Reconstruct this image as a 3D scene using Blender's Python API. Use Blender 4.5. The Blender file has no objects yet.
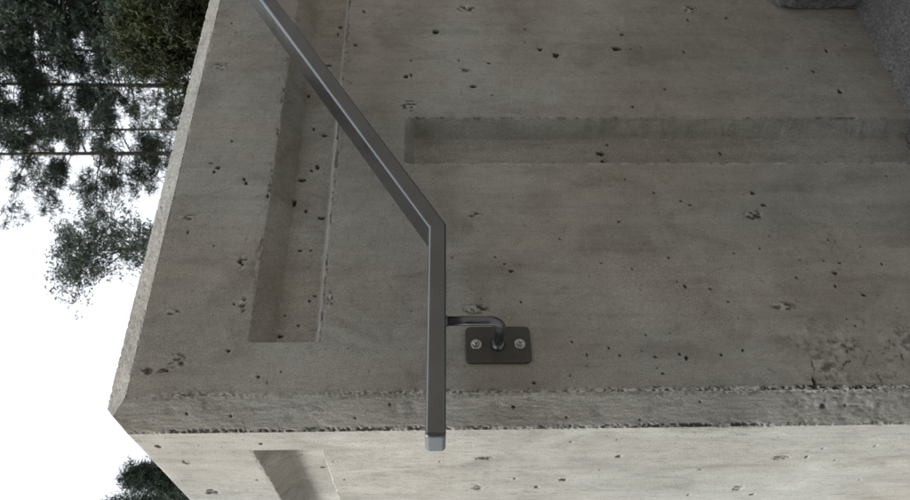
import bpy, math, random
import numpy as np
from mathutils import Vector, Matrix, noise as mnoise
random.seed(7)
SC = bpy.context.scene
COL = SC.collection

# ------------------------------------------------------------------ camera solve (metres)
F_PX, PITCH, ROLL, YAW = 751.1, math.radians(1.8157), math.radians(-0.2972), math.radians(55.911)
CH = 0.0403                      # chamfer leg
EYE = 0.920                      # eye height over the lower landing
d1 = np.array([math.sin(YAW), math.cos(YAW), 0.0])     # along the front face
d2 = np.array([-math.cos(YAW), math.sin(YAW), 0.0])    # into the wall
A = np.array([-0.21081728, 1.1, 0.44334507])
cp, sp, cr, sr = math.cos(PITCH), math.sin(PITCH), math.cos(ROLL), math.sin(ROLL)
Fv = np.array([0, cp, -sp]); U0 = np.array([0, sp, cp]); R0 = np.array([1.0, 0, 0])
Rv = cr * R0 + sr * U0; Uv = -sr * R0 + cr * U0
def W(v):        # direction: solve frame -> world frame (X along front face, Y into wall)
    return np.array([v @ d1, v @ d2, v[2]])
CAM = np.array([-(A @ d1) + CH, -(A @ d2), EYE])
HT = A[2] + EYE                  # lower edge of the top chamfers (1.363)
TOP = HT + CH
def ray(px, py):
    d = Rv * (250 - py) + Uv * (455 - px) + Fv * F_PX
    d = W(d); return d / np.linalg.norm(d)
def on_front(px, py, off=0.0):
    d = ray(px, py); t = (-off - CAM[1]) / d[1]; X = CAM + d * t; return X[0], X[2]
def on_left(px, py, off=0.0):
    d = ray(px, py); t = (-off - CAM[0]) / d[0]; X = CAM + d * t; return X[1], X[2]
def at(px, py, dist):
    d = ray(px, py); return CAM + d * (dist / math.hypot(d[0], d[1]))

# ------------------------------------------------------------------ helpers
def link(name, me, mats=(), parent=None):
    o = bpy.data.objects.new(name, me); COL.objects.link(o)
    for m in mats: me.materials.append(m)
    if parent: o.parent = parent
    return o
def tag(o, label=None, cat=None, group=None, kind=None):
    if label: o['label'] = label
    if cat: o['category'] = cat
    if group: o['group'] = group
    if kind: o['kind'] = kind
    return o
def empty(name, loc):
    o = bpy.data.objects.new(name, None); COL.objects.link(o); o.location = loc; o.empty_display_size = .1; return o
def mesh_np(name, V, Fq, smooth=True):
    me = bpy.data.meshes.new(name)
    V = np.asarray(V, np.float32); Fq = np.asarray(Fq, np.int32); n = Fq.shape[1]
    me.vertices.add(len(V)); me.vertices.foreach_set('co', V.ravel())
    me.loops.add(Fq.size); me.loops.foreach_set('vertex_index', Fq.ravel())
    me.polygons.add(len(Fq)); me.polygons.foreach_set('loop_start', np.arange(0, Fq.size, n, dtype=np.int32))
    me.update(calc_edges=True); me.validate()
    me.polygons.foreach_set('use_smooth', np.full(len(me.polygons), smooth)); me.update()
    return me
def grid_faces(nu, nv, base=0):
    i = np.arange(nu - 1)[:, None]; j = np.arange(nv - 1)[None, :]
    a = base + i * nv + j
    return np.stack([a, a + nv, a + nv + 1, a + 1], -1).reshape(-1, 4)
_rng = {}
def vn(x, y, seed):
    """value noise, unit lattice, range -1..1"""
    if seed not in _rng: _rng[seed] = np.random.RandomState(seed).uniform(-1, 1, (256, 256))
    T = _rng[seed]; xi = np.floor(x).astype(int); yi = np.floor(y).astype(int)
    fx = x - xi; fy = y - yi; fx = fx * fx * (3 - 2 * fx); fy = fy * fy * (3 - 2 * fy)
    xi &= 255; yi &= 255; x1 = (xi + 1) & 255; y1 = (yi + 1) & 255
    return (T[xi, yi] * (1 - fx) + T[x1, yi] * fx) * (1 - fy) + (T[xi, y1] * (1 - fx) + T[x1, y1] * fx) * fy
def fbm(x, y, seed, o=4):
    s = 0; a = 1; n = 0
    for k in range(o): s = s + a * vn(x * 2 ** k + 17 * k, y * 2 ** k + 5 * k, seed + k); n += a; a *= .55
    return s / n

# ------------------------------------------------------------------ materials
def newmat(name):
    m = bpy.data.materials.new(name); m.use_nodes = True; nt = m.node_tree
    return m, nt, nt.nodes, nt.links, nt.nodes['Principled BSDF']
def ramp(N, pos):
    r = N.new('ShaderNodeValToRGB'); e = r.color_ramp.elements
    while len(e) < len(pos): e.new(.5)
    for k, (p, c) in enumerate(pos):
        e[k].position = p; e[k].color = (*c, 1) if len(c) == 3 else c
    return r
def noise_n(N, L, vec, scale, detail=4, rough=.55, dist=0):
    n = N.new('ShaderNodeTexNoise'); n.inputs['Scale'].default_value = scale; n.inputs['Detail'].default_value = detail
    n.inputs['Roughness'].default_value = rough; n.inputs['Distortion'].default_value = dist
    L.new(vec, n.inputs['Vector']); return n
def mapping(N, L, scale, loc=(0, 0, 0)):
    tc = N.new('ShaderNodeTexCoord'); mp = N.new('ShaderNodeMapping'); mp.inputs['Scale'].default_value = scale
    mp.inputs['Location'].default_value = loc
    L.new(tc.outputs['Object'], mp.inputs['Vector']); return mp.outputs['Vector']
def mul(N, L, a, b, fac=1.0, mode='MULTIPLY'):
    m = N.new('ShaderNodeMix'); m.data_type = 'RGBA'; m.blend_type = mode
    if isinstance(fac, (int, float)): m.inputs[0].default_value = fac
    else: L.new(fac, m.inputs[0])
    for v, s in ((a, m.inputs[6]), (b, m.inputs[7])):
        if isinstance(v, tuple): s.default_value = (*v, 1)
        else: L.new(v, s)
    return m.outputs[2]

def concrete():
    m, nt, N, L, B = newmat('board_marked_concrete')
    iso = mapping(N, L, (1, 1, 1)); st = mapping(N, L, (1, 1, .07)); st2 = mapping(N, L, (1, 1, .16), (3, 1, 7))
    big = noise_n(N, L, iso, 3.2, 5, .6, .4)
    base = ramp(N, [(.28, (.286, .267, .232)), (.5, (.350, .331, .293)), (.72, (.416, .402, .366))]); L.new(big.outputs['Fac'], base.inputs[0])
    # wide warm / cool clouds
    hue = noise_n(N, L, mapping(N, L, (1, 1, .5), (9, 4, 2)), 2.1, 3)
    hr = ramp(N, [(.35, (1.04, .985, .93)), (.65, (.95, 1.0, 1.02))]); L.new(hue.outputs['Fac'], hr.inputs[0])
    c = mul(N, L, base.outputs[0], hr.outputs[0], .75)
    # vertical board streaks
    s1 = noise_n(N, L, st, 46, 5, .65); r1 = ramp(N, [(.3, (.76, .755, .745)), (.5, (1, 1, 1)), (.7, (1.16, 1.16, 1.15))]); L.new(s1.outputs['Fac'], r1.inputs[0])
    c = mul(N, L, c, r1.outputs[0], .42)
    s2 = noise_n(N, L, st2, 150, 4, .7); r2 = ramp(N, [(.3, (.8, .8, .8)), (.68, (1.15, 1.15, 1.15))]); L.new(s2.outputs['Fac'], r2.inputs[0])
    c = mul(N, L, c, r2.outputs[0], .38)
    # fine grain and grey specks
    g = noise_n(N, L, iso, 420, 3, .7); rg = ramp(N, [(.32, (.55, .55, .55)), (.5, (1, 1, 1)), (.68, (1.4, 1.4, 1.38))]); L.new(g.outputs['Fac'], rg.inputs[0])
    c = mul(N, L, c, rg.outputs[0], .6)
    sp_ = noise_n(N, L, iso, 120, 2, .5, .6); rs = ramp(N, [(.22, (.55, .53, .5)), (.33, (1, 1, 1))]); L.new(sp_.outputs['Fac'], rs.inputs[0])
    c = mul(N, L, c, rs.outputs[0], .8)
    # damp blotches
    bl = noise_n(N, L, mapping(N, L, (1, 1, .6), (5, 5, 5)), 11, 6, .65, .8); rb = ramp(N, [(.32, (.70, .69, .66)), (.48, (1, 1, 1)), (.66, (1.16, 1.16, 1.16))]); L.new(bl.outputs['Fac'], rb.inputs[0])
    c = mul(N, L, c, rb.outputs[0], .7)
    b2 = noise_n(N, L, mapping(N, L, (1, 1, .8), (1, 8, 3)), 55, 4, .7, 1.2); rb2 = ramp(N, [(.30, (.78, .77, .75)), (.45, (1, 1, 1)), (.60, (1, 1, 1)), (.72, (1.18, 1.17, 1.15))]); L.new(b2.outputs['Fac'], rb2.inputs[0])
    c = mul(N, L, c, rb2.outputs[0], .7)
    # painted on: hole and lip shade with grime; fin laitance with groove-ledge light
    at1 = N.new('ShaderNodeAttribute'); at1.attribute_name = 'dirt_shade'
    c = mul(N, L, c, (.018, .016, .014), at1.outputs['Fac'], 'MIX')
    at2 = N.new('ShaderNodeAttribute'); at2.attribute_name = 'lime_light'
    c = mul(N, L, c, (.62, .61, .58), at2.outputs['Fac'], 'MIX')
    L.new(c, B.inputs['Base Color'])
    B.inputs['Roughness'].default_value = .88; B.inputs['Specular IOR Level'].default_value = .25
    bp = N.new('ShaderNodeBump'); bp.inputs['Strength'].default_value = .55; bp.inputs['Distance'].default_value = .0012
    mx = N.new('ShaderNodeMath'); mx.operation = 'ADD'; L.new(g.outputs['Fac'], mx.inputs[0])
    m2 = N.new('ShaderNodeMath'); m2.operation = 'MULTIPLY'; m2.inputs[1].default_value = .9; L.new(s2.outputs['Fac'], m2.inputs[0]); L.new(m2.outputs[0], mx.inputs[1])
    L.new(mx.outputs[0], bp.inputs['Height']); L.new(bp.outputs[0], B.inputs['Normal'])
    return m
CONC = concrete()

def rough_stone(name, lo, hi, sc=1.0, dist=.004, strength=.9):
    m, nt, N, L, B = newmat(name)
    v = mapping(N, L, (1, 1, 1))
    n1 = noise_n(N, L, v, 200 * sc, 4, .85); r = ramp(N, [(.28, lo), (.5, tuple((a + b) / 2 for a, b in zip(lo, hi))), (.72, hi)]); L.new(n1.outputs['Fac'], r.inputs[0])
    n2 = noise_n(N, L, v, 30 * sc, 4, .6); r2 = ramp(N, [(.3, (.7, .7, .7)), (.7, (1.25, 1.25, 1.25))]); L.new(n2.outputs['Fac'], r2.inputs[0])
    c = mul(N, L, r.outputs[0], r2.outputs[0], .7)
    vo = N.new('ShaderNodeTexVoronoi'); vo.inputs['Scale'].default_value = 190 * sc; L.new(v, vo.inputs['Vector'])
    vr = ramp(N, [(.0, (1.5, 1.5, 1.55)), (.16, (1, 1, 1)), (.6, (.75, .75, .75))]); L.new(vo.outputs['Distance'], vr.inputs[0])
    c = mul(N, L, c, vr.outputs[0], .7)
    L.new(c, B.inputs['Base Color']); B.inputs['Roughness'].default_value = .9
    bp = N.new('ShaderNodeBump'); bp.inputs['Strength'].default_value = strength; bp.inputs['Distance'].default_value = dist
    ad = N.new('ShaderNodeMath'); ad.operation = 'ADD'; L.new(n1.outputs['Fac'], ad.inputs[0]); L.new(n2.outputs['Fac'], ad.inputs[1])
    L.new(ad.outputs[0], bp.inputs['Height']); L.new(bp.outputs[0], B.inputs['Normal'])
    return m
STEP = rough_stone('coarse_step_concrete', (.06, .06, .058), (.52, .51, .50), 1.0, .006)
GROUND = rough_stone('worn_asphalt', (.06, .06, .058), (.54, .53, .52), 1.0, .006)
SOIL = rough_stone('forest_floor', (.03, .035, .015), (.09, .08, .05), .15, .02)

def paint():
    m, nt, N, L, B = newmat('dark_grey_satin_paint')
    v = mapping(N, L, (1, 1, 1)); n = noise_n(N, L, v, 900, 2, .5)
    n2 = noise_n(N, L, v, 14, 4, .6)
    r = ramp(N, [(.3, (.150, .158, .166)), (.7, (.188, .197, .206))]); L.new(n2.outputs['Fac'], r.inputs[0]); L.new(r.outputs[0], B.inputs['Base Color'])
    rr = ramp(N, [(.3, (.24,) * 3), (.7, (.36,) * 3)]); L.new(n2.outputs['Fac'], rr.inputs[0]); L.new(rr.outputs[0], B.inputs['Roughness'])
    B.inputs['Metallic'].default_value = .9; B.inputs['Coat Weight'].default_value = .6; B.inputs['Coat Roughness'].default_value = .12; B.inputs['Specular IOR Level'].default_value = .5
    bp = N.new('ShaderNodeBump'); bp.inputs['Strength'].default_value = .12; bp.inputs['Distance'].default_value = .0003
    L.new(n.outputs['Fac'], bp.inputs['Height']); L.new(bp.outputs[0], B.inputs['Normal'])
    return m
PAINT = paint()
def paint2():
    m, nt, N, L, B = newmat('flat_brown_grey_paint')
    v = mapping(N, L, (1, 1, 1)); n = noise_n(N, L, v, 60, 4, .6)
    r = ramp(N, [(.3, (.060, .058, .050)), (.7, (.080, .077, .068))]); L.new(n.outputs['Fac'], r.inputs[0]); L.new(r.outputs[0], B.inputs['Base Color'])
    B.inputs['Roughness'].default_value = .5
    return m
PLATE = paint2()
def steel():
    m, nt, N, L, B = newmat('zinc_plated_steel')
    v = mapping(N, L, (1, 1, 1)); n = noise_n(N, L, v, 300, 3)
    r = ramp(N, [(.3, (.42, .42, .43)), (.7, (.68, .68, .68))]); L.new(n.outputs['Fac'], r.inputs[0]); L.new(r.outputs[0], B.inputs['Base Color'])
    B.inputs['Metallic'].default_value = 1; B.inputs['Roughness'].default_value = .28; return m
STEEL = steel()
def leafmat(name, a, b, sc):
    m, nt, N, L, B = newmat(name)
    n = noise_n(N, L, mapping(N, L, (1, 1, 1)), sc, 4, .7)
    r = ramp(N, [(.32, a), (.68, b)]); L.new(n.outputs['Fac'], r.inputs[0]); L.new(r.outputs[0], B.inputs['Base Color'])
    B.inputs['Roughness'].default_value = .75; B.inputs['Specular IOR Level'].default_value = .2
    return m
NEEDLE = leafmat('pine_needles', (.031, .044, .035), (.064, .083, .056), 1.2)
LEAF = leafmat('pale_leaves', (.075, .095, .078), (.12, .145, .11), 2.0)
SHRUB = leafmat('olive_scales', (.022, .025, .014), (.060, .068, .024), 4.0)
BARK = leafmat('bark', (.045, .036, .030), (.11, .085, .065), 14.0)
TWIG = leafmat('pale_bare_twig', (.10, .085, .065), (.17, .15, .12), 14.0)
BOUNCE_RENDER = rough_stone('warm_bounce_render', (.24, .20, .16), (.37, .31, .255), .5, .002, .4)  # skin of the added building, tinted warm for its bounced light

# ------------------------------------------------------------------ concrete wall
SHIFT = CH
GU, GL = .2785 + EYE, .1722 + EYE           # horizontal groove lips
GUF, GLF = .2436 + EYE, .1834 + EYE         # its floor
GE = .037                                    # groove depth
G0 = .087 + SHIFT                            # where it starts on the front face
V0, V1, VT = .4434 + SHIFT, .554 + SHIFT, .0472 + EYE
V1F, V0F, VTF = V1 - .0215, V0 + .004, VT - .0172
LG0 = .0755 + SHIFT

# (px, py, rx, ry) blow holes read off the photograph
PITS = [(525,29,1.3,1.3),(540,49,2,2),(556.5,54.7,3,3),(618,29,1.2,1),(622,34.5,2,1.2),(617,48.6,4,2),(631,49,1.2,1),(641,47,1,1),(684,52,1.8,1.2),
(688,20,1.3,1.3),(459,60,1,1),(489,63,1.4,.9),(473.6,86,3,1.4),(492,95,1.7,1.1),(525,42,.9,.9),(641.6,83,1,1),(633,106.5,1.2,1),(665,89,.9,.9),(604,140,3,2.2),
(608,151,3,4),(611,131.5,1,1),(669,128.6,1,1),(552,134,1,1),(498,157,1.7,1.6),(674,147,1,1),(697,157.5,2.4,1.8),(654,192.5,1.1,1.1),(681,201,1.3,.9),(690,205,1.6,.9),
(618.5,222,1,1.3),(560,239,1.1,.9),(601,263,1.1,.9),(632,269,1.2,1.2),(669,258,1.2,1.2),(511,271,2.6,1.7),(504.6,263.6,1.4,.9),(521,302,1.3,1.3),(685.5,286.7,3.2,2.4),
(677,281.6,.9,.9),(625,179,1.2,.9),(610,186,1,1),(495,257,1,.9),(887,176,1.4,1.6),(753,193,2,1.6),(763.5,205,2.3,1.8),(743,194.6,1,.8),(769,236,1.2,1.7),(760,248.6,1,1),
(835.5,242,1.4,1.4),(828,240,1.1,1.1),(882,264,1.3,1.6),(861,258,1.5,1.2),(835,273,3,2),(835.5,286,1.7,1.5),(840,262.7,1.3,1),(824,261,1.3,1),(710,289,1.3,1.3),
(728,301.6,1.1,1.1),(864,295,1.8,1.6),(797,278,1.3,1.3),(800,260,.9,.9),(734,253.7,.9,.9),(847,319,1,.9),(856,326,1,.9),(898,308,1,1),(738,318,1,.8),(860,246.5,1,1),
(727,17.6,2.6,1.3),(827,51,1.1,2),(846,45,1.1,1.1),(787.6,68,1.5,1.2),(813.6,71,2.6,1.5),(840,91,2.8,2.2),(747,89,1,1),(726.5,140,2.2,1.6),(835,149,1.2,1.2),
(572,342,1.3,1.1),(609,348,1.3,1.4),(642,351,1,1),(620,355.5,1.3,1.2),(655,357,2.2,1.6),(679.5,354,1.6,1.3),(686.6,358,3.2,2.4),(663,373.5,1.9,1.2),(657,368,1,1.2),
(646,335,1.1,1.4),(670,333,1.2,.9),(570,375.6,1.1,1),(534,383,1.6,1.3),(587,355,1,2.2),(587,366,.9,1.5),(228,350.6,2,2),(258,377,1.2,1.2),(281,372,1.2,1.2),
(267,383,1.1,1.1),(721.5,355,1.3,1.5),(743,350.6,1.1,1.1),(364,11.5,1.4,1.2),(355,45,1.8,1.1),(435.7,32,2.8,2.2),(411,60,1.3,1),(406,76.5,3,1.6),(411,75,2,2.2),
(232,141,1.5,1.2),(232,23,1.1,1),(244,179,2.4,1.6),(246,183,1.6,1.6),(213.8,171.8,2.4,1.7),(218,167.6,1.7,1.3),(211,163,2.4,.7),(188,231.6,1.2,2.4),(213.8,246,1,1),
(234,304,1.3,1.8),(240,262,2,1.6),(339,13,1.8,1.3),(336,20,1,2.4),(311,115,2,1.8),(322,122,2.2,1.3),(315,153.6,3,2.2),(309,157,1.4,1.4),(306,82,1.6,2.2),(327,51,4,1),
(299,167,3.2,1.8),(291,190,2.4,4),(267.5,195,1.5,2.4),(296,238,2.4,1.2),(308,238,1.6,1),(319,205.6,3.2,1.4),(303,198,1.6,1.6),(312,284,2.6,1.4),(306.6,289,1.3,1.2),
(294.5,314,2.4,1.4),(276,325,2.8,1.7),(276,335,2.4,3.2),(280,337,2.6,2),(281,304,1.2,1),(315,319,1.5,2.5),(815,381,3,5),(818,392,2,5)]
LPITS = [(619,456.5,2.6,1.2),(563,480,3.4,1.1),(537,487,2.2,1.2),(689,495,2.2,.9),(617,440,1.1,.8),(571,442,1.5,.7),(487,458.5,9,2.4),(478,488,7,2),(515,478.6,1,1),
(187,462.6,5.5,2),(212,492,8,2.6),(261,444,1.6,1.1),(257.6,480,1.5,.8),(303,461.6,3.2,1.6),(288.6,453.2,2.2,1.8),(158,446.6,3,1.2),(781.6,457.5,8,2),(807,457,2.5,1),
(738,489,7,2.5),(823,448.5,1.2,.8),(876,446,1.2,1.2),(835.6,459.7,1,.8),(753,494.6,2.4,.8),(300,476,1.2,.8),(322,488,3,.7),(345,480,2,.8),(600,470,1.2,.6),(700,470,1.4,.6),(440,462,1.5,.6),(860,480,1.6,.7)]
# coarse spalled marks: (px,py,rx,ry)
MARKS = [(409,105.6,8,6),(464,70,9,2),(466,8,9,3.5),(690,9,8,3.5),(474,214.6,8,2.6),(476,309,13,5),(754,215,10,5),(784,306,13,4),(177,361,9,8),(146,371,7,4),
(189,217,10,3),(221,66,8,4),(172,312,8,3),(165,370,9,3),(243,262,5,9),(243,305,4,8),(330,300,3,9)]
CRACKS = [[(809,345),(812,360),(816,378),(823,404)],[(870,350),(866,360),(857,371)],[(875,371),(881,380),(885,390)],[(845,345),(847,352)],[(902,354),(904,366)],
[(696,278),(720,268),(738,267),(755,272),(766,287)],[(862,198),(874,214)],[(855,227),(884,231)],[(716,393),(706,401)],[(840,370),(850,360),(862,357)],[(890,340),(896,352)]]

def axis(parts):
    out = []
    for a, b, h in parts:
        n = max(1, int(round((b - a) / h))); out += list(np.linspace(a, b, n, endpoint=False))
    out.append(parts[-1][1]); return np.array(out)
RES = .0015
XS = axis([(CH, G0, RES), (G0, G0 + .004, .001), (G0 + .004, V0, RES), (V0, V0F, RES), (V0F, V1F, RES), (V1F, V1, RES), (V1, 1.0, RES), (1.0, 3.6, .012)])
ZS = axis([(-.15, -.02, .02), (-.02, VTF, RES), (VTF, VT, RES), (VT, GL, RES), (GL, GLF, RES), (GLF, GUF, RES), (GUF, GU, RES), (GU, HT, RES)])
YS = axis([(CH, LG0, RES), (LG0, LG0 + .004, .001), (LG0 + .004, .46, RES), (.46, 6.0, .02)])

def sstep(a, b, x):
    t = np.clip((x - a) / (b - a), 0, 1); return t
def add_pits(uu, zz, plist, getuv, depth, dirt_shade, depth_k=1.1):
    px = .00146
    for (a, b, rx, ry) in plist:
        u0, z0 = getuv(a, b)
        # image x is world z; image y is along the face (foreshortened), enlarge by local footprint
        ua, _ = getuv(a, b - 1); ub, _ = getuv(a, b + 1); ku = abs(ua - ub) / 2
        _, za = getuv(a - 1, b); _, zb = getuv(a + 1, b); kz = abs(za - zb) / 2
        sc_ = .82 * (.8 + .35 * abs(math.sin(a * 12.9 + b * 7.3)))
        ru = max(ry * ku * sc_, .0011); rz = max(rx * kz * sc_ * (1 + .3 * math.sin(a * 3.1 + b)), .0011)
        i0, i1 = np.searchsorted(uu, [u0 - 2 * ru - .003, u0 + 2 * ru + .003]); j0, j1 = np.searchsorted(zz, [z0 - 2 * rz - .003, z0 + 2 * rz + .003])
        if i1 <= i0 or j1 <= j0: continue
        U, Z = np.meshgrid(uu[i0:i1], zz[j0:j1], indexing='ij')
        q = np.sqrt(((U - u0) / ru) ** 2 + ((Z - z0) / rz) ** 2) + .38 * vn(U / ru * 1.1 + 31 * a, Z / rz * 1.1 + 7 * b, 91)
        q = q + .22 * vn(U * 420, Z * 420, 95)
        k = np.clip(1.2 - q, 0, 1); k = np.clip(k * 2.6, 0, 1)
        if rx > 4.5: k = k * np.clip(.55 + 1.3 * fbm(U * 260, Z * 90, 97, 3), 0, 1)
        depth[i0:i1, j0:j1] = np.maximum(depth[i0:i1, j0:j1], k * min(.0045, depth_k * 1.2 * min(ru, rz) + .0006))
        dirt_shade[i0:i1, j0:j1] = np.maximum(dirt_shade[i0:i1, j0:j1], k * .92)  # shade of the deep holes painted into the colour, along with grime
def add_marks(uu, zz, plist, getuv, depth, dirt_shade, lime_light):
    for (a, b, rx, ry) in plist:
        u0, z0 = getuv(a, b); ua, _ = getuv(a, b + 1); _, za = getuv(a + 1, b)
        ru = ry * abs(ua - u0); rz = rx * abs(za - z0)
        i0, i1 = np.searchsorted(uu, [u0 - 1.5 * ru, u0 + 1.5 * ru]); j0, j1 = np.searchsorted(zz, [z0 - 1.5 * rz, z0 + 1.5 * rz])
        if i1 <= i0 or j1 <= j0: continue
        U, Z = np.meshgrid(uu[i0:i1], zz[j0:j1], indexing='ij')
        q = ((U - u0) / ru) ** 2 + ((Z - z0) / rz) ** 2
        env = np.clip(1.35 - q, 0, 1)
        n = fbm(U * 230 + a, Z * 150 + b, 51, 3)
        pit = env * np.clip((n - .02) * 6, 0, 1)
        bump = env * np.clip((-n - .12) * 5, 0, 1)
        depth[i0:i1, j0:j1] += pit * .0022 - bump * .0012
        dirt_shade[i0:i1, j0:j1] = np.maximum(dirt_shade[i0:i1, j0:j1], pit * .8)
        lime_light[i0:i1, j0:j1] = np.maximum(lime_light[i0:i1, j0:j1], bump * .4)
def add_cracks(uu, zz, lines, getuv, depth, dirt_shade):
    for k, ln in enumerate(lines):
        P = [getuv(*p) for p in ln]
        thick = .0014 if k not in (5, 6, 7) else .0008
        wgt = .8 if k not in (5, 6, 7) else .3
        for (u0, z0), (u1, z1) in zip(P, P[1:]):
            i0, i1 = np.searchsorted(uu, [min(u0, u1) - .006, max(u0, u1) + .006]); j0, j1 = np.searchsorted(zz, [min(z0, z1) - .006, max(z0, z1) + .006])
            if i1 <= i0 or j1 <= j0: continue
            U, Z = np.meshgrid(uu[i0:i1], zz[j0:j1], indexing='ij')
            U = U + .0018 * vn(U * 260, Z * 260, 71); Z = Z + .0018 * vn(U * 240 + 9, Z * 240, 72)
            dx, dz = u1 - u0, z1 - z0 + 1e-9; t = np.clip(((U - u0) * dx + (Z - z0) * dz) / (dx * dx + dz * dz), 0, 1)
            q = np.hypot(U - u0 - t * dx, Z - z0 - t * dz)
            kk = np.clip(1.3 - q / thick, 0, 1) * np.clip(.8 + 1.2 * vn(U * 120, Z * 120, 73), 0, 1)
            depth[i0:i1, j0:j1] += kk * .0018; dirt_shade[i0:i1, j0:j1] = np.maximum(dirt_shade[i0:i1, j0:j1], kk * wgt)

def random_pits(rs, n, u0, u1, z0, z1, getpx=None):
    return [(rs.uniform(u0, u1), rs.uniform(z0, z1), rs.lognormal(-7.3, .5), rs.lognormal(-7.15, .55)) for _ in range(n)]
def stamp_random(uu, zz, pits, depth, dirt_shade):
    for (u0, z0, ru, rz) in pits:
        i0, i1 = np.searchsorted(uu, [u0 - 1.6 * ru - .001, u0 + 1.6 * ru + .001]); j0, j1 = np.searchsorted(zz, [z0 - 1.6 * rz - .001, z0 + 1.6 * rz + .001])
        if i1 <= i0 or j1 <= j0: continue
        U, Z = np.meshgrid(uu[i0:i1], zz[j0:j1], indexing='ij')
        k = np.clip(1.5 - np.sqrt(((U - u0) / ru) ** 2 + ((Z - z0) / rz) ** 2), 0, 1)
        depth[i0:i1, j0:j1] = np.maximum(depth[i0:i1, j0:j1], k * .0014); dirt_shade[i0:i1, j0:j1] = np.maximum(dirt_shade[i0:i1, j0:j1], k * .55)

# ragged arris functions: how far the arris is knocked back / which bits carry pale fins, as a function of the run coordinate
def arris(t, seed, amp):
    a = np.clip(vn(t * 210, t * 0 + .3, seed) * .8 + .6 * vn(t * 430, t * 0 + .7, seed + 1) + .05 + .6 * vn(t * 9, t * 0, seed + 2) + .4 * vn(t * 45, t * 0, seed + 3), 0, 1)
    return amp * a
rs = np.random.RandomState(3)
Vall, Fall, Dall, Lall = [], [], [], []
base = 0
def push(V, dirt_shade, lime_light, flip=False):
    global base
    nu, nv = V.shape[:2]; f = grid_faces(nu, nv, base)
    if flip: f = f[:, ::-1]
    Vall.append(V.reshape(-1, 3)); Fall.append(f); Dall.append(dirt_shade.ravel()); Lall.append(lime_light.ravel()); base += nu * nv

EDGE_AMP = .0022
def edge_knock(dist, run, seed, amp=EDGE_AMP, w=.0045):
    return arris(run, seed, amp) * np.clip(1 - dist / w, 0, 1) ** 1.3
# --- front face
U, Z = np.meshgrid(XS, ZS, indexing='ij')
dep = np.zeros_like(U); dirt_shade = np.zeros_like(U); lime_light = np.clip(1 - np.abs(Z - GL - .004) / .006, 0, 1) * (U > G0) * np.clip(.7 + .6 * vn(U * 60, Z * 100, 380), 0, 1) * .30  # pale strip paints the sky light caught by the groove's lower ledge
lime_light = np.maximum(lime_light, np.clip(1 - np.abs(V0 - .002 - U) / .003, 0, 1) * (Z < VT) * np.clip(.5 + .8 * vn(Z * 70, U * 100, 381), 0, 1) * .45)
wob = .0011 * vn(U * 60, Z * 60, 11) + .0007 * vn(U * 170, Z * 170, 12)
zu = Z + wob; uu_ = U + wob
hg = np.minimum(np.clip((GU - zu) / (GU - GUF), 0, 1), np.clip((zu - GL) / (GLF - GL), 0, 1)) * np.clip((U - G0) / .003, 0, 1)
vg = np.minimum(np.clip((V1 - uu_) / (V1 - V1F), 0, 1), np.clip((uu_ - V0) / (V0F - V0), 0, 1)) * np.clip((VT - zu) / (VT - VTF), 0, 1)
groove = np.maximum(hg, vg) * GE
add_pits(XS, ZS, PITS, lambda a, b: on_front(a, b), dep, dirt_shade)
add_marks(XS, ZS, MARKS, lambda a, b: on_front(a, b), dep, dirt_shade, lime_light)
add_cracks(XS, ZS, CRACKS, lambda a, b: on_front(a, b), dep, dirt_shade)
stamp_random(XS, ZS, random_pits(rs, 230, CH, 1.0, -.02, HT), dep, dirt_shade)
stamp_random(XS, ZS, [(rs.normal(.09, .03) + CH, rs.normal(1.0, .06) - .0, .0012, .0015) for _ in range(0)], dep, dirt_shade)
px0, pz0 = on_front(868, 362)
env = np.clip(1.45 - np.hypot((U - px0) / .07, (Z - pz0) / .12), 0, 1) * np.clip(fbm(U * 25, Z * 25, 400, 2) + .5, 0, 1)
hn = fbm(U * 150, Z * 110, 402, 3); hk = env * np.clip((hn - .08) * 5, 0, 1); dep += hk * .004 + env * .0045 * fbm(U * 70, Z * 70, 405, 3); dirt_shade = np.maximum(dirt_shade, hk * .5); lime_light = np.maximum(lime_light, env * np.clip(-hn + .1, 0, 1) * .75)
# lips of the grooves: chipped, with the dark shade line along them painted in
def lip(dist, run, seed): return np.clip(1 - np.abs(dist) / .004, 0, 1) * np.clip(vn(run * 90, dist * 200, seed) + .55 * vn(run * 240, dist * 300, seed + 1) - .05, 0, 1)
inH = (U > G0 - .002); inV = (Z < VT + .002)
for dist, run, seed, msk in ((Z - GU - .002, U, 21, inH), (GL - Z - .002, U, 24, inH), (U - V1 - .001, Z, 27, inV), (V0 - U - .001, Z, 29, inV)):
    k = lip(dist, run, seed) * msk; dep += k * .0020; dirt_shade = np.maximum(dirt_shade, k * .8)
k = np.clip(1 - np.abs(Z - GL + .004) / .010, 0, 1) * np.clip(fbm(U * 120, Z * 160, 33, 2) * 2.2 - .35, 0, 1) * (U > G0 + .02); dep += k * .0015; dirt_shade = np.maximum(dirt_shade, k * .5)
k = np.clip(1 - np.abs(Z - GU - .005) / .012, 0, 1) * np.clip(fbm(U * 60, Z * 80, 36, 3) * 2.5 - .5, 0, 1) * (U > G0); dep += k * .0012; dirt_shade = np.maximum(dirt_shade, k * .3)
fine = .00026 * fbm(U * 300, Z * 40, 41, 3) + .00055 * fbm(U * 90, Z * 90, 44, 3) + .0008 * fbm(U * 6, Z * 4, 47, 2)
dA = U - CH; dT = HT - Z
ew = np.clip(np.minimum(dA, dT) / .004, 0, 1)
inward = dep * ew + fine * ew + groove
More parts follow.
